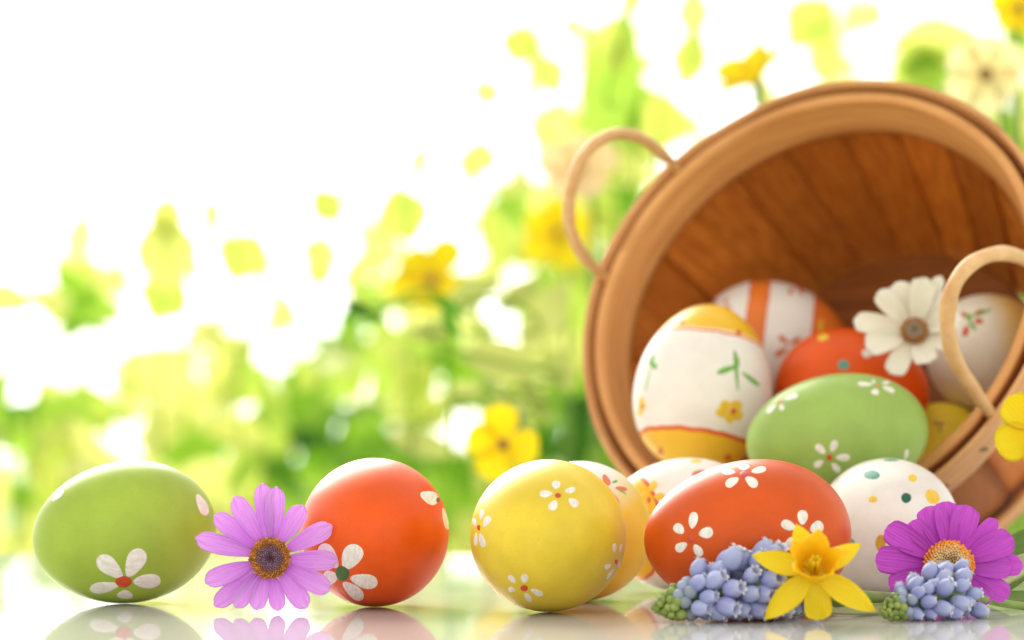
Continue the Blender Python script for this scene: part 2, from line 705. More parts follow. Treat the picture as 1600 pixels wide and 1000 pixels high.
# --- eggs standing on the table
e = Egg('green egg with one white painted daisy, lying at the far left', 195, 832, .79, .0282, .0219, .05, (-1, -.28, -.13), M['green_egg'])
e.flower([(191, 902, 153, 870, 26), (199, 901, 222, 858, 28), (208, 909, 251, 907, 22), (186, 914, 140, 921, 17), (196, 922, 195, 936, 24)], 'p_white', (193, 909, 13, 9))
e.flower([(308, 772, 323, 805, 15)], 'p_white')
e.flower([(82, 783, 99, 766, 8)], 'p_white')

e = Egg('orange egg seen end-on behind the lilac daisy', 586, 834, .772, .0285, .0224, .08, (.10, -1, .02), M['orange_egg'])
e.flower([(538, 889, 560, 852, 30), (547, 903, 590, 912, 22), (536, 910, 567, 936, 19), (527, 887, 501, 851, 24), (528, 900, 505, 905, 22)], 'p_white', (535, 896, 11, 12), 'p_fgreen')
e.flower([(657, 771, 685, 783, 20), (692, 793, 700, 828, 8)], 'p_white', (684, 781, 3, 4), 'p_fgreen')

e = Egg('glossy yellow egg with small white flowers, foremost in the middle', 855, 838, .749, .0290, .0223, .06, (-.30, -1, .02), M['yellow_egg'])
e.flower([(869, 764, 869, 751, 13), (883, 768, 899, 764, 9), (889, 779, 903, 791, 12), (869, 782, 860, 797, 13), (863, 771, 843, 772, 11)], 'p_white', (872, 774, 5, 4))
e.flower([(751, 812, 754, 796, 7), (756, 823, 765, 807, 10), (750, 833, 756, 855, 9), (744, 832, 743, 853, 6), (743, 823, 740, 810, 6)], 'p_white', (748, 824, 2.5, 5))
e.flower([(805, 911, 795, 899, 8), (819, 911, 820, 897, 11), (829, 921, 848, 930, 9), (820, 927, 830, 940, 9), (805, 923, 794, 920, 8)], 'p_white', (819, 919, 6, 5))
e.flower([(960, 864, 960, 849, 6), (968, 863, 971, 850, 4), (954, 882, 945, 888, 8), (959, 888, 948, 905, 5), (966, 887, 969, 877, 3)], 'p_white', (963, 878, 2.5, 4))

n5 = band_material('white_to_yellow_egg_paint', [(-.035, (0.86, 0.52, 0.03)), (.0095, (0.86, 0.54, 0.04)), (.0135, (0.80, 0.68, 0.30)), (.0180, WHT)], 0.0015, 'LINEAR')
e = Egg('yellow egg with white top and coral petals, behind the glossy yellow egg', 909, 828, .803, .0219, .0219, .03, (-.15, -.35, .92), n5)
e.flower([(943, 741, 951, 759, 11), (961, 762, 980, 765, 7), (956, 771, 967, 788, 7)], 'p_pink')
e.flower([(956, 754, 965, 751, 4), (964, 764, 979, 772, 2)], 'p_green')

n6 = band_material('white_egg_yellow_cap_paint', [(-.035, YEL), (-.0170, RED), (-.0160, WHT), (.0165, RED), (.0177, YEL)])
e = Egg('white egg with yellow end, between yellow egg and large orange egg', 1068, 823, .850, .0285, .0222, .06, (-1, -.45, -.05), n6)
e.flower([(1015, 768, 1025, 752, 12), (1021, 777, 1040, 775, 11), (1012, 776, 1002, 769, 8)], 'p_yellow', (1014, 781, 3, 5), 'p_orange')
e.dot(1087, 720, 10, 3, 'p_yellow')
e.dot(1094, 741, 13, 7, 'p_pink')

e = Egg('large orange egg lying lengthwise behind the grape hyacinth and daffodil', 1168, 838, .740, .0299, .0223, .10, (-1, .02, -.05), M['orange_egg2'])
e.flower([(1162, 735, 1162, 725, 17), (1174, 737, 1197, 732, 10), (1165, 745, 1183, 760, 14), (1154, 747, 1134, 759, 13), (1149, 738, 1128, 737, 9)], 'p_white', (1163, 741, 7, 5), 'p_magenta')
e.flower([(1081, 826, 1085, 800, 14), (1092, 835, 1114, 830, 17), (1085, 851, 1096, 869, 13), (1073, 849, 1056, 860, 14), (1068, 833, 1054, 820, 15)], 'p_white', (1080, 842, 6, 6))
e.flower([(1254, 820, 1254, 797, 16), (1266, 829, 1286, 819, 18), (1243, 826, 1221, 816, 15), (1239, 839, 1228, 857, 12), (1262, 848, 1275, 866, 13)], 'p_white', (1251, 839, 6, 6))

e = Egg('white egg with green and yellow dots, behind the magenta daisy', 1388, 822, .826, .0285, .0222, .06, (.20, -1, .05), M['white_egg'])
for (x, y, rx, ry, m_, rt) in ((1362, 742, 13, 7, 'p_teal', 4), (1299, 742, 7, 4, 'p_teal', -20), (1416, 778, 8, 8, 'p_dgreen', 0), (1364, 780, 7, 5, 'p_yellow', 0),
                               (1426, 747, 7, 6, 'p_yellow', 20), (1457, 776, 13, 10, 'p_yellow', 50), (1376, 849, 8, 14, 'p_ochre', 0), (1392, 719, 12, 2, 'p_teal', 0), (1330, 850, 6, 8, 'p_teal', 0)):
    e.dot(x, y, rx, ry, m_, rt)

# --- eggs in the basket
n9 = band_material('white_egg_yellow_bands_paint', [(-.035, YEL), (-.0206, RED), (-.0193, WHT), (.0157, RED), (.0165, (0.9, 0.75, 0.5)), (.0172, YEL)])
e = Egg('white egg with yellow ends and a painted green sprig, upright in the basket', 1099, 607, .918, .0308, .0247, .10, (.15, .22, 1), n9, False)
e.part('painted_flower', [e._petal(*q, 0.0001, True) for q in ((1126, 629, 1142, 639, 18), (1156, 627, 1146, 639, 18), (1160, 652, 1146, 645, 17), (1137, 660, 1144, 645, 17), (1118, 645, 1140, 643, 17))], 'p_yellow')
e.dot(1146, 643, 5, 5, 'p_red', name='flower_centre')
e.part('painted_sprig', [e._petal(*q) for q in ((1153, 612, 1148, 549, 6), (1154, 571, 1120, 583, 9), (1158, 581, 1187, 603, 7), (1147, 547, 1153, 574, 8))], 'p_green')
e.part('painted_flower', [e._petal(*q, 0.0001, True) for q in ((1002, 620, 1003, 635, 10), (1010, 636, 1002, 635, 9), (1000, 650, 1002, 636, 9))], 'p_yellow')
e.dot(1002, 635, 3, 5, 'p_red', name='flower_centre')
e.part('painted_sprig', [e._petal(*q) for q in ((1013, 562, 1026, 576, 9), (1017, 571, 1008, 613, 2), (1016, 571, 1021, 553, 6))], 'p_green')
for (x, y, rx, ry) in ((1154, 520, 4, 5), (1066, 504, 4, 4), (1032, 705, 4, 6), (1137, 715, 6, 5)):
    e.dot(x, y, rx, ry, 'p_orange')

n10 = band_material('orange_striped_egg_paint', [(-.035, WHT), (-.0115, RED), (-.0105, ORG), (-.0043, RED), (-.0034, WHT), (.0140, RED), (.0150, ORG)])
e = Egg('white egg with orange stripes and petals, deep in the basket', 1207, 536, 1.0, .0294, .0240, .08, (1, -.10, -.12), n10, False)
e.flower([(1111, 469, 1120, 475, 5), (1138, 466, 1131, 473, 5), (1143, 482, 1133, 478, 5)], 'p_orange')
e.flower([(1232, 538, 1217, 524, 8), (1234, 538, 1251, 527, 8), (1230, 543, 1211, 557, 9)], 'p_orange')
e.flower([(1240, 449, 1232, 460, 6), (1246, 449, 1256, 460, 6)], 'p_orange')
e.dot(1283, 509, 3, 11, 'p_yellow')

e = Egg('orange egg with teal, yellow and white dots, under the white daisy', 1331, 611, .928, .0278, .0226, .05, (1, -.15, -.10), M['orange_egg'], False)
e.dot(1318, 570, 9, 8, 'p_teal')
e.dot(1286, 527, 9, 5, 'p_yellow', -10)
e.dot(1355, 552, 8, 7, 'p_white')

e = Egg('green egg with white flowers, lying at the mouth of the basket', 1308, 682, .868, .0310, .0211, .03, (-1, 0.0, -.14), M['green_egg2'], False)
e.flower([(1289, 709, 1275, 695, 11), (1299, 706, 1306, 688, 11), (1306, 715, 1328, 715, 11), (1286, 720, 1272, 729, 10), (1300, 724, 1312, 738, 10)], 'p_white', (1296, 715, 5, 5))
e.flower([(1226, 624, 1247, 617, 8), (1220, 632, 1223, 641, 8), (1212, 633, 1198, 645, 7)], 'p_white', (1218, 627, 3, 3), 'p_pink')
e.flower([(1363, 601, 1340, 599, 7), (1368, 607, 1367, 617, 12), (1379, 604, 1398, 612, 8), (1378, 599, 1390, 597, 5), (1367, 599, 1363, 594, 6)], 'p_white', (1371, 602, 3, 2), 'p_pink')
e.flower([(1414, 719, 1418, 702, 6)], 'p_white')

e = Egg('plain lemon yellow egg peeking out beside the right basket rim', 1472, 709, .945, .0190, .0186, .05, (.3, 1, -.25), M['lemon_egg'], False)
e.flower([(1465, 665, 1461, 658, 5), (1467, 665, 1474, 660, 5), (1467, 667, 1470, 674, 4)], 'p_brown')

n14 = band_material('white_egg_ochre_patch_paint', [(-.035, (0.85, 0.81, 0.70)), (-.003, (0.86, 0.81, 0.68)), (.003, (0.84, 0.66, 0.32)), (.008, (0.84, 0.54, 0.14)), (.018, (0.82, 0.66, 0.36))], 0.003, 'LINEAR')
e = Egg('white egg with ochre patch and red petals, behind the right handle', 1546, 553, .950, .0232, .0224, .05, (1, .1, .15), n14, False)
e.flower([(1510, 493, 1502, 490, 8), (1521, 492, 1536, 484, 6), (1521, 502, 1536, 502, 9), (1512, 508, 1506, 526, 10)], 'p_red')
e.flower([(1513, 497, 1549, 483, 5), (1512, 499, 1525, 516, 6), (1515, 502, 1512, 490, 9)], 'p_green')


# ------------------------------------------------------------------ flowers
def petal_mesh(L, W, widths, cup=0.1, curl=0.0, groove=0.02, teeth=0.0, ripple=0.0, n=16, m=11, thick=0.00025, twist=0.0):
    """a single petal: runs along +Y from the origin, face towards +Z"""
    vv = np.linspace(0, 1, n) ** 0.9
    xs, ys = zip(*widths)
    ph = random.uniform(0, 6)
    V, UV, Fc = [], [], []
    for side in (0, 1):
        for v in vv:
            w = max(np.interp(v, xs, ys), 0.012) * W / 2
            for j in range(m):
                u = j / (m - 1) * 2 - 1
                x = u * w
                y = L * v
                y += teeth * L * (math.cos(3 * math.pi * u) - 1) * 0.5 * max(0, (v - 0.8) / 0.2) ** 2
                z = cup * W * u * u * math.sin(math.pi * min(1, v * 1.1)) - groove * W * math.cos(4 * math.pi * u) * math.sin(math.pi * min(1, v + .08)) * .5
                z += curl * L * v * v
                z += ripple * W * math.sin(ph + 5 * v + 2.5 * u) * v
                x += twist * z
                V.append((x, y, z - side * thick))
                UV.append((j / (m - 1), v))
    o_ = n * m
    for i in range(n - 1):
        for j in range(m - 1):
            q = i * m + j
            Fc.append((q, q + 1, q + m + 1, q + m))
            Fc.append((o_ + q, o_ + q + m, o_ + q + m + 1, o_ + q + 1))
    for i in range(n - 1):
        for j in (0, m - 1):
            q = i * m + j
            Fc.append((q, q + m, o_ + q + m, o_ + q))
    return mesh('petal', V, Fc, True, UV)


W_DAISY = [(0, .28), (.15, .5), (.35, .8), (.55, .97), (.7, 1), (.83, .93), (.92, .72), (.97, .48), (1, .16)]
W_BLUNT = [(0, .30), (.15, .55), (.35, .82), (.55, .97), (.75, 1), (.88, .93), (.95, .74), (.985, .5), (1, .25)]
W_POINT = [(0, .35), (.12, .6), (.3, .92), (.45, 1), (.6, .93), (.75, .72), (.88, .42), (.96, .16), (1, .02)]
W_ROUND = [(0, .22), (.15, .5), (.35, .85), (.55, 1), (.75, .98), (.88, .8), (.95, .55), (1, .2)]


def floret_disc(parent, rad, height, n, mats, dimple=0.3, size=1.0):
    """dome with phyllotaxis florets; mats: material by radius"""
    V, Fc = lathe([(0.00005, height * (1 - dimple)), (rad * .25, height * (1 - dimple * .6)), (rad * .55, height), (rad * .8, height * .8), (rad * .97, height * .2), (rad * .9, -0.001)], 40)
    d = obj('flower_disc', mesh('flower_disc', V, Fc), mats['disc'], parent)

    V, Fc, T = [], [], []
    for i in range(n):
        f = math.sqrt((i + .5) / n)
        a = i * 2.39996
        r = rad * f
        z = np.interp(f, [0, .25, .55, .8, 1], [height * (1 - dimple), height * (1 - dimple * .6), height, height * .8, height * .15])
        s = rad * 0.062 * size * (0.75 + 0.55 * f) * random.uniform(.8, 1.2)
        out = Vector((math.cos(a) * max(0, f - .4) * 1.3, math.sin(a) * max(0, f - .4) * 1.3, 1)).normalized()
        Mx = frame((r * math.cos(a), r * math.sin(a), z), out, (math.cos(a + 1), math.sin(a + 1), .01))
        h = s * random.uniform(1.8, 3.0)
        b = len(V)
        for (rr, zz) in ((0.9, 0), (1.0, .55), (.75, .9), (0.0, 1.0)):
            for k in range(6):
                an = k * math.pi / 3
                V.append(Mx @ Vector((rr * s * math.cos(an), rr * s * math.sin(an), zz * h)))
        for q in range(3):
            for k in range(6):
                k2 = (k + 1) % 6
                Fc.append((b + q * 6 + k, b + q * 6 + k2, b + q * 6 + 6 + k2, b + q * 6 + 6 + k))
        T += [min(1, max(0, f + random.uniform(-.07, .07)))] * 24
    me = mesh('disc_florets', V, Fc)
    at = me.attributes.new('tint', 'FLOAT', 'POINT')
    at.data.foreach_set('value', T)
    tag(obj('disc_florets', me, mats['florets'], d), kind='stuff')
    return d


def daisy(name, label, cat, M0, petals, pxm, mat, disc_r, disc_h, mats, widths, nflor=260, inner=0.7, cup=0.10, teeth=0.0, dimple=0.3, group=None, jitter=1.0, groove=0.03):
    """petals: (dx, dy, width) of each tip from the centre in pixels; pxm metres per pixel"""
    root = empty(name, M0)
    tag(root, label, cat, group)
    for i, p in enumerate(petals):
        dx, dy, w = p[:3]
        tilt = p[3] if len(p) > 3 else random.uniform(-4, 8)
        L = math.hypot(dx, dy) * pxm
        ang = math.atan2(dy, dx)
        r0 = disc_r * inner
        me = petal_mesh((L - r0) / math.cos(R(tilt)), w * pxm, widths, cup * random.uniform(.6, 1.3), random.uniform(-.09, .05) * jitter, groove, teeth, 0.03 * jitter)
        Lm = Matrix.Rotation(ang - math.pi / 2, 4, 'Z') @ Matrix.Translation((0, r0, -0.0005 - 0.0006 * (i % 2) - 0.0002 * (i % 3))) @ Matrix.Rotation(R(tilt), 4, 'X')
        obj('petal', me, mat, root, Lm)
    V, Fc = lathe([(0.0001, -.004), (disc_r * .7, -.0035), (disc_r * .9, -.001), (disc_r * .5, 0)], 20)
    obj('calyx', mesh('calyx', V, Fc), M['stem'], root)
    floret_disc(root, disc_r, disc_h, nflor, mats, dimple)
    return root


nn = N('flower_stem_green')
v_ = nn.coords('Object', (500, 500, 500))
c_ = nn.ramp(nn.noise(0.25, 3, v_), [(0.3, (0.13, 0.22, 0.035)), (0.7, (0.24, 0.36, 0.08))])
M['stem'] = nn.done(nn.bsdf(c_, 0.45, 0.4).outputs[0])
M['lilac'] = petal_material('lilac_petal', (0.70, 0.26, 0.82), (0.90, 0.54, 0.95), (0.52, 0.13, 0.68), 0.35)
M['magenta'] = petal_material('magenta_petal', (0.54, 0.055, 0.60), (0.72, 0.13, 0.75), (0.44, 0.03, 0.50), 0.30)
M['cream'] = petal_material('cream_petal', (0.88, 0.83, 0.68), (0.94, 0.92, 0.85), (0.80, 0.74, 0.58), 0.25)
M['daffodil'] = petal_material('daffodil_tepal', (0.92, 0.72, 0.015), (0.93, 0.79, 0.025), (0.86, 0.64, 0.012), 0.30)
M['bg_yellow'] = petal_material('yellow_petal', (0.92, 0.72, 0.01), (0.95, 0.86, 0.04), (0.9, 0.72, 0.01), 0.55)
M['bg_cream'] = petal_material('pale_petal', (0.90, 0.82, 0.50), (0.93, 0.90, 0.68), (0.9, 0.84, 0.55), 0.6)
M['bg_peach'] = petal_material('peach_petal', (0.92, 0.74, 0.50), (0.94, 0.80, 0.60), (0.9, 0.72, 0.5), 0.6)


def florets_mat(name, stops):
    n = N(name)
    a = n.add('Attribute', attribute_name='tint')
    c = n.ramp(a.outputs['Fac'], stops)
    return n.done(n.bsdf(c, 0.6, 0.25).outputs[0])


M['d_purple'] = {'disc': paint('dark_purple_disc', (0.10, 0.045, 0.07)), 'florets': florets_mat('purple_disc_florets', [(0, (0.05, 0.012, 0.015)), (.15, (0.13, 0.05, 0.07)), (.32, (0.24, 0.13, 0.20)), (.58, (0.20, 0.11, 0.15)), (.68, (0.24, 0.09, 0.03)), (.8, (0.55, 0.22, 0.03)), (.9, (0.30, 0.10, 0.03)), (1, (0.60, 0.27, 0.05))])}
M['d_orange'] = {'disc': paint('amber_disc', (0.35, 0.14, 0.03)), 'florets': florets_mat('cream_orange_disc_florets', [(0, (0.30, 0.15, 0.05)), (.2, (0.45, 0.30, 0.12)), (.45, (0.72, 0.52, 0.28)), (.7, (0.72, 0.45, 0.18)), (.85, (0.80, 0.33, 0.04)), (1, (0.75, 0.22, 0.02))])}
M['d_brown'] = {'disc': paint('brown_disc', (0.30, 0.15, 0.05)), 'florets': florets_mat('brown_ring_florets', [(0, (0.25, 0.20, 0.10)), (.3, (0.45, 0.36, 0.28)), (.6, (0.42, 0.32, 0.24)), (.75, (0.42, 0.17, 0.04)), (1, (0.50, 0.22, 0.05))])}

# lilac daisy between the two eggs on the left
lil = [(-52, 457, 108), (38, 432, 112), (198, 322, 115), (373, 197, 112), (408, -18, 112), (363, -198, 120), (223, -303, 112), (53, -318, 92), (-87, -313, 100),
       (-212, -298, 100), (-342, -293, 105), (-397, -143, 112), (-447, 122, 112), (-342, 267, 110), (-217, 372, 112)]
daisy('daisy', 'lilac daisy with purple and orange centre, standing between green and orange eggs', 'flower',
      frame(P(422, 872, .7455), (0.03, -1, .06)), [(a * .26, b * .26, w * .285) for a, b, w in lil], .7455 / F, M['lilac'],
      30 * .7455 / F, .0016, M['d_purple'], W_DAISY, 300, 0.75, 0.16, 0.03, 0.45, groove=0.06)

# magenta daisy on the right
mag = [(-415, 260, 160), (-495, 50, 165), (-250, 300, 130, 1), (-120, 415, 170), (5, 450, 150, -6), (155, 405, 160), (340, 320, 90), (440, 190, 160),
       (510, 20, 130, -6), (425, 0, 140), (410, -185, 130), (285, -225, 130), (-405, -140, 140), (-250, -330, 150), (-60, -360, 150), (120, -330, 150)]
daisy('daisy', 'magenta daisy with orange and cream centre, right of the daffodil', 'flower',
      frame(P(1482, 885, .742), (-0.05, -1, .22)), [(p[0] * .23, p[1] * .24, p[2] * .275) + p[3:] for p in mag], .742 / F, M['magenta'],
      37 * .742 / F, .0034, M['d_orange'], W_BLUNT, 300, 0.75, 0.12, 0.01, 0.5)

# white daisy in the basket
wht = [(-375, 60, 150), (-225, 240, 130), (-105, 315, 150), (65, 325, 140), (165, 345, 90), (250, 240, 110), (290, 60, 110), (230, -70, 130), (80, -215, 140), (-135, -280, 130), (-295, -110, 150)]
daisy('daisy', 'cream white daisy with brown centre, lying on the eggs inside the basket', 'flower',
      frame(P(1429, 518, .893), (-0.15, -1, .28)), [(a * .25, b * .255, w * random.uniform(.23, .29), random.uniform(4, 26)) for a, b, w in wht], .893 / F, M['cream'],
      20 * .893 / F, .0024, M['d_brown'], W_BLUNT, 180, 0.7, 0.16, 0.03, 0.5, groove=0.05)

# daffodil
dd = .697
daf = empty('daffodil', frame(P(1272, 893, dd), (-0.05, -1, .02)))
tag(daf, 'yellow daffodil with orange trumpet standing between the grape hyacinths', 'flower')
pxm = dd / F
for i, (dx, dy, w, tl) in enumerate(((-165, 435, 225, 6), (440, 255, 190, -4), (560, -365, 225, 4), (55, -450, 250, -6), (-455, -440, 235, 6), (-570, 150, 215, -4))):
    L = math.hypot(dx, dy) * .17 * pxm
    wd = W_POINT if i != 3 else W_BLUNT
    me = petal_mesh(L - .001, w * .175 * pxm, wd, 0.13, -.05, 0.03, 0, 0.05)
    obj('tepal', me, M['daffodil'], daf, Matrix.Rotation(math.atan2(dy, dx) - math.pi / 2, 4, 'Z') @ Matrix.Translation((0, .001, -.0004 * (i % 2))) @ Matrix.Rotation(R(tl), 4, 'X'))
nn = N('orange_trumpet')
v_ = nn.coords()
c_ = nn.mix(nn.noise(300, 3, v_), (0.94, 0.58, 0.008), (0.94, 0.68, 0.012))
b_ = nn.bsdf(c_, 0.5, 0.3)
tr_ = nn.add('BsdfTranslucent'); nn.link(c_, tr_.inputs[0])
mx_ = nn.add('MixShader'); mx_.inputs[0].default_value = .3
nn.link(b_.outputs[0], mx_.inputs[1]); nn.link(tr_.outputs[0], mx_.inputs[2])
M['trumpet'] = nn.done(mx_.outputs[0])
V, Fc = [], []
seg, nr = 72, 18
for side in (0, 1):
    for i in range(nr):
        t = i / (nr - 1)
        r = 0.0030 + 0.0026 * t ** .7 + 0.0008 * max(0, (t - .7) / .3) ** 2
        for k in range(seg):
            a = 2 * math.pi * k / seg
            w6 = math.sin(5 * a + .9) + .45 * math.sin(3 * a + 2.0)
            fr_ = t ** 2.5 * (0.13 * w6 + 0.05 * math.sin(13 * a + 1.1) + 0.03 * math.sin(23 * a))
            up = math.sin(a)
            rr = (r - side * .0003) * (1 + fr_)
            zz = 0.0092 * t * (1 + 0.10 * up * t) + 0.0011 * t ** 3 * w6
            V.append((rr * math.cos(a) * 1.10, rr * math.sin(a), zz))
o_ = nr * seg
for i in range(nr - 1):
    for k in range(seg):
        k2 = (k + 1) % seg
        q = (i * seg + k, i * seg + k2, (i + 1) * seg + k2, (i + 1) * seg + k)
        Fc.append(q)
        Fc.append(tuple(o_ + x for x in reversed(q)))
for k in range(seg):
    k2 = (k + 1) % seg
    Fc.append(((nr - 1) * seg + k, (nr - 1) * seg + k2, o_ + (nr - 1) * seg + k2, o_ + (nr - 1) * seg + k))
trm = obj('trumpet', mesh('trumpet', V, Fc), M['trumpet'], daf, Matrix.Translation((0, -.0008, .0003)) @ Matrix.Rotation(R(-34), 4, 'X'))
for k in range(6):
    a = k * math.pi / 3
    V, Fc = tube([(0.0007 * math.cos(a), .0007 * math.sin(a), 0), (0.0012 * math.cos(a), .0012 * math.sin(a) + .0004, .0045), (0.0012 * math.cos(a), .0012 * math.sin(a) + .0006, .0068)], [.0003, .0003, .0005], 6)
    obj('stamen', mesh('stamen', V, Fc), M['daffodil'], trm)
Mi = daf.matrix_world.inverted()
sp = spline([Mi @ P(1272, 893, dd + .001), Mi @ P(1275, 897, dd + .012), Mi @ P(1300, 925, .736), Mi @ P(1362, 935, .748), Mi @ P(1440, 938, .762), Mi @ P(1530, 939, .775)], 30)
V, Fc = tube(sp, [.0016] * 8 + [.0022] * 23, 12)
obj('stem', mesh('stem', V, Fc), M['stem'], daf)

# grape hyacinths
nn = N('hyacinth_blue')
v_ = nn.coords()
sp_ = nn.add('SeparateXYZ'); nn.link(v_, sp_.inputs[0])
mr_ = nn.add('MapRange'); mr_.inputs['From Max'].default_value = 1.0
nn.link(sp_.outputs[2], mr_.inputs['Value'])
c_ = nn.ramp(mr_.outputs[0], [(0, (0.17, 0.20, 0.34)), (.35, (0.21, 0.23, 0.50)), (.75, (0.30, 0.33, 0.60)), (1, (0.52, 0.56, 0.74))])
oi_ = nn.add('ObjectInfo')
c_ = nn.mix(nn.ramp(oi_.outputs['Random'], [(0, (0, 0, 0)), (1, (.5, .5, .5))]), c_, (0.42, 0.48, 0.68))
b_ = nn.bsdf(c_, 0.5, 0.3)
nn.bump(b_, nn.noise(9, 3, v_), 0.15, 0.02)
M['hyacinth'] = nn.done(b_.outputs[0])
M['hyacinth_lip'] = paint('hyacinth_white_lip', (0.80, 0.82, 0.88))
nn = N('hyacinth_bud')
oi_ = nn.add('ObjectInfo')
v_ = nn.coords()
c_ = nn.ramp(oi_.outputs['Random'], [(0, (0.13, 0.20, 0.03)), (1, (0.28, 0.36, 0.08))])
c_ = nn.mix(nn.ramp(nn.noise(2.2, 2, v_), [(.45, (0, 0, 0)), (.75, (.5, .5, .5))]), c_, (0.40, 0.46, 0.18))
M['bud'] = nn.done(nn.bsdf(c_, 0.5, 0.35).outputs[0])
nn = N('hyacinth_grey_bud')
oi_ = nn.add('ObjectInfo')
c_ = nn.ramp(oi_.outputs['Random'], [(0, (0.20, 0.24, 0.26)), (1, (0.30, 0.36, 0.52))])
M['grey_bud'] = nn.done(nn.bsdf(c_, 0.5, 0.35).outputs[0])

# bell of unit length along +Z, mouth at z = 1
bell_prof = [(0.02, 0), (.22, .03), (.36, .13), (.43, .30), (.445, .48), (.42, .64), (.36, .78), (.28, .88), (.245, .93), (.255, .97), (.20, .95), (.20, .88), (.12, .7), (.01, .6)]
V, Fc = lathe(bell_prof, 24)
V = [(x * .90 * (1 + .05 * math.cos(6 * math.atan2(y, x)) * (z > .2)), y * .90 * (1 + .05 * math.cos(6 * math.atan2(y, x)) * (z > .2)), z) for x, y, z in V]
bell_me = mesh('floret', V, Fc); bell_me.materials.append(M['hyacinth'])
V, Fc = [], []
for k in range(6):
    a = k * math.pi / 3
    b0 = len(V)
    for (rr, zz, wd) in ((.215, .895, .115), (.245, .955, .125), (.29, 1.0, .09), (.34, 1.005, .025)):
        for s in (-1, 0, 1):
            q = a + s * wd / rr
            V.append((rr * math.cos(q), rr * math.sin(q), zz + (.012 if s == 0 else 0)))
    for i in range(3):
        for j in range(2):
            p_ = b0 + i * 3 + j
            Fc.append((p_, p_ + 1, p_ + 4, p_ + 3))
lip_me = mesh('lip', V, Fc); lip_me.materials.append(M['hyacinth_lip'])
V, Fc = lathe([(0.02, 0), (.3, .1), (.45, .35), (.48, .6), (.38, .85), (.2, .97), (.01, 1.0)], 12)
bud_me = mesh('bud', V, Fc); bud_me.materials.append(M['bud'])
gbud_me = bud_me.copy(); gbud_me.materials.clear(); gbud_me.materials.append(M['grey_bud'])


def hyacinth(label, tip, base, n, size, stem_pts, seed, t0=0.0, spread=0.85):
    rd = random.Random(seed)
    T, B = Vector(tip), Vector(base)
    ax = (B - T)
    Ln = ax.length
    ax.normalize()
    root = empty('grape_hyacinth', frame(T, ax, (0.1, 0, 1)))
    tag(root, label, 'flower')
    Rw = root.matrix_world
    items = []
    nb, ng = (0, 0) if t0 > 0 else (34, 12)
    for i in range(nb + ng + n):
        a = i * 2.39996 + rd.uniform(-.2, .2)
        out = Vector((math.cos(a), math.sin(a), 0))
        if i < nb:
            f = (i + .5) / nb
            t, kind, s = .19 * f ** .8, 'bud', size * (0.28 + .34 * f)
            d = (out * (.3 + f) + Vector((0, 0, -0.9 + 1.0 * f))).normalized()
            r0 = size * .42 * f ** .7
        elif i < nb + ng:
            f = (i - nb + .5) / ng
            t, kind, s = .17 + .13 * f, 'grey', size * (.62 + .16 * f)
            d = (out + Vector((0, 0, .15 + .15 * f))).normalized()
            r0 = size * (.36 + .12 * f)
        else:
            f = (i - nb - ng + .5) / n
            t = max(t0, .27) + (1 - max(t0, .27)) * f
            kind, s = 'bell', size * (1.0 + 0.18 * min(1, f * 3)) * rd.uniform(.86, 1.10)
            d = (out * spread + Vector((rd.uniform(-.2, .2), rd.uniform(-.2, .2), rd.uniform(.35, 1.0)))).normalized()
            r0 = size * (.55 + .42 * min(1, f * 2.5) + rd.uniform(-.15, .30))
        pos = out * r0 + Vector((0, 0, t * Ln))
        wp = Rw @ pos
        wd_ = Rw.to_3x3() @ d
        low = min(wp.z - 0.42 * s * math.sqrt(max(0, 1 - wd_.z ** 2)), (wp + wd_ * s).z - 0.3 * s * math.sqrt(max(0, 1 - wd_.z ** 2)))
        if low < 0.0001:
            if low < -size * 0.75: continue
            wp.z += 0.0001 - low          # lies on the table, pushed up by it
            pos = Rw.inverted() @ wp
        items.append((kind, pos, d, s))
    for kind, pos, d, s in items:
        Lm = frame(pos, d, (0.2, .3, 1) if abs(d.z) < .9 else (1, 0, 0)) @ Matrix.Rotation(rd.uniform(0, 6), 4, 'Z') @ Matrix.Scale(s, 4)
        if kind == 'bell':
            f = obj('floret', bell_me, None, root, Lm)
            obj('lip', lip_me, None, f)
        else:
            obj('bud', bud_me if kind == 'bud' else gbud_me, None, root, Lm)
    Ri = Rw.inverted()
    V, Fc = tube(spline([Ri @ T, Ri @ T.lerp(B, .5), Ri @ B] + [Ri @ Vector(p) for p in stem_pts], 28), [.0005, .0008] + [.0012] * 27, 10)
    obj('stem', mesh('stem', V, Fc), M['stem'], root)
    return root


hyacinth('larger blue grape hyacinth with green tip, lying before the large orange egg', P(1024, 950, .7085), P(1206, 909, .7125), 46, .0056,
         [P(1260, 917, .726), P(1330, 946, .740), P(1420, 947, .752)], 3)
hyacinth('smaller blue grape hyacinth with green tip, lying before the magenta daisy', P(1378, 957, .7085), P(1500, 926, .726), 44, .0045,
         [P(1545, 938, .742), P(1600, 947, .752), P(1680, 950, .76)], 11)
hyacinth('grape hyacinth mostly hidden behind the left tepal of the daffodil', P(1180, 905, .7235), P(1252, 914, .728), 14, .0052,
         [P(1290, 938, .735), P(1350, 952, .742), P(1400, 955, .750)], 5, 0.4)


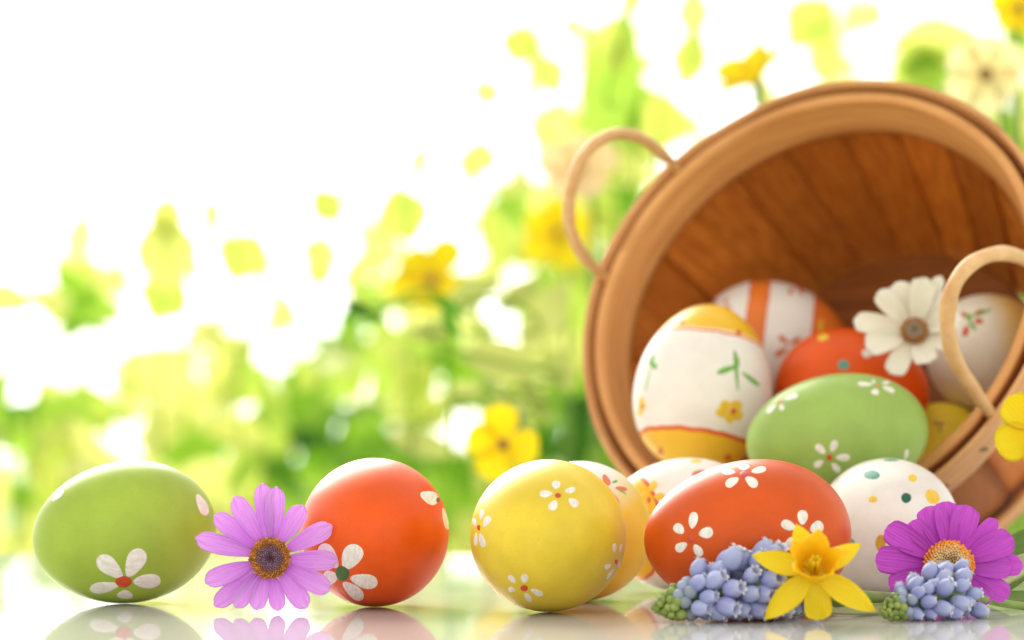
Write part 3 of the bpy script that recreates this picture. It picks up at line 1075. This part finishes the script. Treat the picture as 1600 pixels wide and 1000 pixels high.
# leaf blades lying on the table at the right
def blade(label, pts, w, mat, th=0.0007):
    sp = spline(pts, 24)
    V, Fc = [], []
    for i, p in enumerate(sp):
        t = i / 24
        tn = (sp[min(i + 1, 24)] - sp[max(i - 1, 0)]).normalized()
        s = tn.cross(Vector((0, -.55, .83))).normalized()
        nrm = s.cross(tn)
        ww = w * min(1, .35 + 3 * t) * (1 - t ** 5) + .0002
        for k, (u, z) in enumerate(((-1, .25), (-.5, .05), (0, -.1), (.5, .05), (1, .25))):
            V.append(p + s * u * ww + nrm * z * ww)
        for k, (u, z) in enumerate(((-1, .25), (-.5, .05), (0, -.1), (.5, .05), (1, .25))):
            V.append(p + s * u * ww + nrm * (z * ww - th))
    for i in range(24):
        for k in range(4):
            q = i * 10 + k
            Fc.append((q, q + 1, q + 11, q + 10))
            Fc.append((q + 5, q + 15, q + 16, q + 6))
        for k in (0, 4):
            q = i * 10 + k
            Fc.append((q, q + 10, q + 15, q + 5))
    zmin = min(v.z for v in V)
    if zmin < 0.0001:
        V = [v + Vector((0, 0, 0.0001 - zmin)) for v in V]
    o = obj('leaf_blade', mesh('leaf_blade', V, Fc), mat)
    tag(o, label, 'leaf')
    return o


def blade_mat(name, a, b):
    n = N(name)
    v = n.coords('Object', (120, 900, 900))
    c = n.mix(n.noise(1, 3, v), a, b)
    bs = n.bsdf(c, 0.4, 0.4)
    tr = n.add('BsdfTranslucent'); n.link(c, tr.inputs[0])
    mx = n.add('MixShader'); mx.inputs[0].default_value = .3
    n.link(bs.outputs[0], mx.inputs[1]); n.link(tr.outputs[0], mx.inputs[2])
    return n.done(mx.outputs[0])


M['blade'] = blade_mat('green_blade', (0.10, 0.20, 0.025), (0.20, 0.34, 0.06))
M['pale_blade'] = blade_mat('pale_green_blade', (0.42, 0.46, 0.20), (0.52, 0.55, 0.28))
blade('long green leaf blade lying on the table below the magenta daisy', [P(1700, 938, .770), P(1610, 935, .762), P(1540, 936, .757), P(1470, 944, .756)], .0028, M['blade'])
blade('pale green leaf blade tip lying right of the daffodil', [P(1440, 952, .745), P(1400, 953, .738), P(1340, 954, .733), P(1290, 955, .730)], .0020, M['pale_blade'])
blade('pale yellow-green leaf showing behind the right petals of magenta daisy', [P(1530, 925, .775), P(1560, 905, .775), P(1610, 880, .775), P(1690, 850, .775)], .0045, M['pale_blade'])
blade('dark green leaf under the basket at the right edge', [P(1500, 935, .800), P(1560, 905, .800), P(1620, 860, .800), P(1690, 820, .803)], .0090, M['blade'])


# ------------------------------------------------------------------ blossoms with rounded petals on stems
def blossom(name, label, px, py, d, facing, petals, mat, core_px, stem, core_mat='d_brown', leafy=None, up=(0, 0, 1), cup=0.12, group=None):
    root = empty(name, frame(P(px, py, d), facing, up))
    tag(root, label, 'flower', group)
    pm = d / F
    for i, (ang, L, w, tl) in enumerate(petals):
        me = petal_mesh(L * pm, w * pm, W_ROUND, cup, .05, 0.01, 0, 0.05, 12, 9)
        obj('petal', me, mat, root, Matrix.Rotation(R(ang - 90), 4, 'Z') @ Matrix.Translation((0, core_px * pm * .3, -.0004 * (i % 2))) @ Matrix.Rotation(R(tl), 4, 'X'))
    V, Fc = lathe([(.0001, .5), (.5, .45), (.85, .25), (1, 0), (.6, -.3), (.01, -.4)], 14)
    V = [Vector(v) * core_px * pm for v in V]
    obj('flower_disc', mesh('flower_disc', V, Fc), M[core_mat]['disc'], root)
    Ri = root.matrix_world.inverted()
    V, Fc = tube(spline([Ri @ (root.matrix_world @ Vector((0, 0, -.0005)))] + [Ri @ Vector(p) for p in stem], 20), .0013 * d / 1.0, 8)
    obj('stem', mesh('stem', V, Fc), M['stem'], root)
    return root


def dn(px, py, d, below=0.75):
    """foot of a stem on the lawn"""
    p = P(px, py, d)
    return (p.x, p.y, GZ)


blossom('buttercup', 'yellow buttercup cropped by the right edge, before the basket side', 1622, 672, .815, (-.25, -1, .15),
        [(135, 66, 58, 8), (207, 68, 62, 8), (62, 60, 58, 8), (-10, 60, 58, 8), (-80, 60, 58, 8)], M['bg_yellow'], 9,
        [P(1632, 700, .822), P(1665, 830, .835), (P(1680, 940, .83).x, .83, .001)])
blossom('buttercup', 'yellow four-petalled flower behind the foremost yellow egg', 786, 694, 1.22, (-.1, -1, .12),
        [(95, 60, 58, 10), (-12, 56, 60, 8), (172, 56, 54, 10), (-108, 58, 62, 5)], M['bg_yellow'], 10, [P(800, 720, 1.235), P(820, 860, 1.25), dn(830, 900, 1.25)])
blossom('buttercup', 'yellow blossom cluster over olive leaves, left of the basket handle', 676, 438, 1.85, (-.3, -1, .3),
        [(60, 70, 60, 10), (140, 60, 60, 10), (200, 66, 66, 10), (260, 52, 50, 5), (-20, 48, 46, 0)], M['bg_yellow'], 12, [P(690, 460, 1.87), P(760, 620, 1.9), dn(800, 900, 1.9)])
blossom('buttercup', 'yellow flower seen side-on above the basket rim', 1180, 128, 1.38, (-.5, -.5, .75),
        [(30, 70, 52, 30), (100, 60, 50, 30), (170, 70, 52, 25), (240, 60, 50, 25), (310, 60, 50, 30)], M['bg_yellow'], 11, [P(1182, 160, 1.39), P(1190, 300, 1.4), dn(1210, 900, 1.4)])
blossom('buttercup', 'pale cream flower with brown centre, above the right of the basket', 1540, 116, 1.30, (-.1, -1, .1),
        [(25, 66, 58, 5), (95, 58, 54, 5), (150, 62, 58, 5), (215, 66, 62, 5), (275, 60, 58, 5), (-25, 52, 54, 5)], M['bg_cream'], 12, [P(1548, 160, 1.31), P(1570, 400, 1.33), dn(1580, 900, 1.33)])
blossom('buttercup', 'yellow flower in the corner above the basket', 1592, 12, 1.35, (-.3, -1, .1),
        [(80, 44, 40, 8), (160, 44, 40, 8), (230, 40, 40, 8), (300, 44, 40, 8), (10, 40, 40, 8)], M['bg_yellow'], 8, [P(1586, 60, 1.36), P(1592, 300, 1.38), dn(1600, 900, 1.38)])
blossom('buttercup', 'yellow flower seen just left of the upper basket handle', 872, 365, 2.0, (-.2, -1, .2),
        [(80, 60, 52, 8), (150, 52, 50, 8), (225, 60, 55, 8), (300, 66, 58, 8), (10, 58, 50, 8)], M['bg_yellow'], 10, [P(878, 400, 2.02), P(885, 560, 2.05), dn(890, 900, 2.05)])
blossom('buttercup', 'peach pink blossom behind the upper basket handle', 905, 262, 1.62, (-.1, -1, .3),
        [(20, 60, 56, 8), (90, 52, 50, 8), (165, 66, 60, 8), (235, 60, 56, 8), (300, 56, 54, 8)], M['bg_peach'], 10, [P(915, 300, 1.63), P(930, 560, 1.65), dn(940, 900, 1.65)])

# ------------------------------------------------------------------ foliage behind the table
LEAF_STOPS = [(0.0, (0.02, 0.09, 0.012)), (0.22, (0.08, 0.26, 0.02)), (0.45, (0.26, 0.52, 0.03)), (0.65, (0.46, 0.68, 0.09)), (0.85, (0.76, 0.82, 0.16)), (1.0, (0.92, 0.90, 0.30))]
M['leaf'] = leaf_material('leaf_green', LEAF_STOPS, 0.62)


def leaf_verts(pos, along, normal, L, W, bend=0.2, fold=0.15):
    z = Vector(normal).normalized()
    y = Vector(along)
    y = (y - z * y.dot(z)).normalized()
    x = y.cross(z)
    V, Fc = [], []
    prof = ((0, .06), (.12, .45), (.32, .95), (.55, 1), (.78, .62), (.92, .25), (1, .02))
    for t, w in prof:
        for u in (-1, 0, 1):
            V.append(pos + y * (L * (t - .3)) + x * (u * w * W / 2) + z * (bend * L * (t - .4) ** 2 * -1 + fold * W * abs(u) * w))
    for i in range(len(prof) - 1):
        for j in range(2):
            q = i * 3 + j
            Fc.append((q, q + 1, q + 4, q + 3))
    return V, Fc


def add_tint(me, T):
    at = me.attributes.new('tint', 'FLOAT', 'POINT')
    at.data.foreach_set('value', T)


# outline of the planting against the white sky: (x, row) in the photograph, widened to both sides
edge = [(-1500, 640), (-900, 560), (-400, 590), (-60, 560), (0, 540), (70, 450), (110, 390), (170, 410), (240, 400), (310, 430), (380, 420), (430, 440), (480, 440), (530, 390), (590, 350), (640, 320),
        (690, 340), (720, 330), (750, 270), (820, 230), (880, 190), (920, 130), (950, 60), (985, 50), (1000, 190), (1060, 240), (1120, 250), (1200, 240), (1300, 170), (1380, 110), (1450, 110),
        (1530, 60), (1600, 20), (1700, -40), (2200, -60), (3200, 80)]
ex, ey = zip(*edge)
# openings through which the bright sky shows: (x, row, rx, ry, tilt)
gaps = [(40, 560, 62, 62, 0), (148, 562, 36, 44, -20), (232, 500, 62, 50, 30), (345, 470, 55, 36, 0), (445, 545, 26, 62, 35), (395, 515, 22, 24, 0), (500, 470, 40, 50, 30), (22, 735, 28, 34, 0), (30, 822, 26, 28, 0),
        (190, 690, 30, 16, 0), (795, 500, 34, 36, 0), (700, 390, 50, 55, 0), (885, 400, 22, 20, 0), (1020, 270, 26, 30, 0), (940, 395, 26, 22, 0), (630, 400, 30, 30, 0), (720, 690, 36, 40, 0),
        (1240, 110, 34, 40, 0), (1575, 150, 30, 34, 0), (800, 240, 46, 46, 0)]
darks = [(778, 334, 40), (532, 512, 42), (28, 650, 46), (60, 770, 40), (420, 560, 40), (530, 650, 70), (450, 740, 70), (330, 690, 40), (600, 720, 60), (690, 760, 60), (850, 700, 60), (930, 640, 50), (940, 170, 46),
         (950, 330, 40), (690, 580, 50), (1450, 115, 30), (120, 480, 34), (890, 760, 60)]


def in_gap(x, y, grow=1.0):
    for gx, gy, rx, ry, t in gaps:
        c, s = math.cos(R(t)), math.sin(R(t))
        dx, dy = x - gx, y - gy
        u, w = dx * c + dy * s, -dx * s + dy * c
        if (u / (rx * grow)) ** 2 + (w / (ry * grow)) ** 2 < 1: return True
    return False


V, Fc, T = [], [], []
rd = random.Random(21)
tries = 0
placed = 0
tops = []
while placed < 4600 and tries < 120000:
    tries += 1
    d = rd.uniform(2.2, 4.2)
    x = rd.uniform(-450, 2050)
    y = rd.uniform(-60, 1050)
    L = rd.uniform(.036, .074)
    top = np.interp(x, ex, ey)
    sz = L * F / d * .42
    if y - sz * .35 < top and rd.random() > .16 * math.exp((y - sz * .35 - top) / 55): continue
    # the planting thins out towards its outline
    depth_in = (y - top) / 200
    if y > top and rd.random() > min(1, .45 + depth_in): continue
    if in_gap(x, y, 1.0 + sz * .28 / 45): continue
    pos = P(x, y, d)
    nz = noise.noise(Vector((x / 120, y / 120, 3.3))) * .55
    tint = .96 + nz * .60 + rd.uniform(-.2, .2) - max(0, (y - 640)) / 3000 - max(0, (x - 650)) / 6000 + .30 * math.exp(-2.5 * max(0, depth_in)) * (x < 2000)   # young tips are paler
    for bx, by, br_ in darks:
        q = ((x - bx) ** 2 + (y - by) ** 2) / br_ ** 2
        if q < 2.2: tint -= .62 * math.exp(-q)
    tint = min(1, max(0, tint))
    al = Vector((rd.gauss(0, .7), rd.gauss(0, .5), rd.uniform(-.5, 1)))
    nm = Vector((rd.gauss(0, .6), -1 + rd.gauss(0, .4), rd.gauss(.5, .5)))
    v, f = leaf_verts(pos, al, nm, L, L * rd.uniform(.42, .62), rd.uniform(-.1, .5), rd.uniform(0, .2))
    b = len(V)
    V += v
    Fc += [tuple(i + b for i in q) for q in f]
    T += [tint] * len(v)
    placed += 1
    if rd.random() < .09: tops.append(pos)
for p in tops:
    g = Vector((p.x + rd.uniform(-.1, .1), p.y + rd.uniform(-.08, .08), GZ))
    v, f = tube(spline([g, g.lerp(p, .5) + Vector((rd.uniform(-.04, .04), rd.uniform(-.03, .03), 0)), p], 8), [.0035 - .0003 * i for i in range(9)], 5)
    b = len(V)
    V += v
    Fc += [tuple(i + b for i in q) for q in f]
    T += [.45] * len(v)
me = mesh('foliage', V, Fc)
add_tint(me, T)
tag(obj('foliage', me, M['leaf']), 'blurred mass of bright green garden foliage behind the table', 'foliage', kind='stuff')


# sprigs that stand clear of the mass, each leaf its own piece
def sprig(label, d, leaves, foot, tint_mat='leaf'):
    g = P(foot[0], foot[1], d)
    base = Vector((g.x, g.y, GZ))
    root = empty('leafy_sprig', Matrix.Translation(base))
    tag(root, label, 'plant', 'sprigs behind the table')
    top = None
    pts = []
    for i, (x, y, L, W, ang, tint) in enumerate(leaves):
        dd_ = d + random.uniform(-.02, .02)
        p = P(x, y, dd_)
        a = R(ang)
        al = Vector((math.cos(a), random.uniform(-.2, .2), math.sin(a)))
        nm = Vector((random.uniform(-.25, .25), -1, random.uniform(-.1, .35)))
        v, f = leaf_verts(p, al, nm, 1.3 * L * dd_ / F, 1.4 * W * dd_ / F, .15, .12)
        me = mesh('leaf', [q - base for q in v], f)
        add_tint(me, [tint] * len(v))
        obj('leaf', me, M[tint_mat], root)
        pts.append(p - base)
    order = sorted(pts, key=lambda q: q.z)
    V, Fc = tube(spline([Vector((0, 0, 0)), order[0] * .75] + order, 8 + 5 * len(order)), .0012, 6)
    me = mesh('stem', V, Fc)
    add_tint(me, [.55] * len(V))
    obj('stem', me, M['leaf'], root)


sprig('yellow-green sprig standing highest over the left foliage', 2.0, [(258, 352, 62, 40, 80, .93), (262, 420, 110, 72, 95, .92), (250, 478, 70, 60, 60, .72)], (255, 900))
sprig('sprig with one broad yellow-green leaf against the white sky', 2.0, [(372, 416, 74, 66, 60, .86), (330, 342, 42, 26, 85, 1.0)], (380, 900))
sprig('sprig with pale green leaf tip above the middle foliage', 2.1, [(520, 332, 58, 42, 130, .75), (498, 434, 50, 36, 80, .92)], (515, 900))
sprig('sprig with a yellow leaf pointing up by the middle foliage', 1.9, [(636, 352, 74, 62, 110, .80), (650, 258, 50, 20, 60, 1.0), (748, 258, 48, 44, 80, .93)], (700, 900))
sprig('tall sprig with paired pale leaves left of the basket', 2.0, [(828, 74, 60, 46, 160, .74), (862, 128, 66, 44, 120, .92), (752, 150, 38, 36, 40, 1.0), (892, 48, 32, 28, 60, 1.0), (855, 215, 70, 52, 70, .93)], (860, 900))
sprig('tall broad green blade rising behind the upper handle', 1.7, [(948, 165, 175, 68, 78, .62), (962, 90, 80, 36, 100, .88), (985, 12, 50, 26, 75, .95), (992, 200, 120, 14, 88, .35)], (975, 900))
sprig('pale sprig rising above the basket near its left shoulder', 1.9, [(1085, 36, 70, 38, 95, .97), (1076, 108, 74, 42, 80, .80), (1030, 210, 80, 66, 75, .85)], (1080, 900))
sprig('sprig with pale broad leaf above the top of the basket', 1.9, [(1254, 50, 84, 62, 50, .80), (1292, 104, 56, 40, 110, .93), (1356, 32, 42, 34, 70, .98)], (1290, 900))
sprig('yellow-green sprig behind the top right of the basket', 1.9, [(1432, 66, 110, 52, 5, .93), (1420, 112, 90, 56, 30, .80), (1462, 118, 70, 44, 170, .50)], (1430, 900))
sprig('upright leaf stalk at the right edge above the basket', 1.5, [(1592, 70, 110, 30, 95, .55), (1580, 210, 90, 14, 110, .45)], (1590, 900))
M['olive_leaf'] = leaf_material('olive_leaf', [(0, (0.20, 0.27, 0.05)), (1, (0.62, 0.64, 0.20))], 0.5)
sprig('sprig of broad olive leaves between yellow blossoms and basket', 1.5, [(760, 560, 105, 46, -10, .75), (838, 520, 110, 50, 60, .85), (720, 470, 80, 34, 30, .55), (640, 690, 95, 30, -15, .7), (705, 620, 60, 28, 20, .9), (880, 590, 66, 34, 120, .6), (660, 520, 66, 24, 10, .4), (800, 470, 70, 26, 40, .5), (790, 620, 80, 22, -50, .6), (850, 640, 70, 22, 130, .4)], (860, 900), 'olive_leaf')
sprig('dark twig with small buds at the upper edge of middle foliage', 1.35, [(552, 478, 46, 14, -35, .1), (575, 492, 36, 12, -20, .15), (690, 470, 60, 14, -35, .2), (700, 500, 40, 16, -60, .25)], (640, 900))
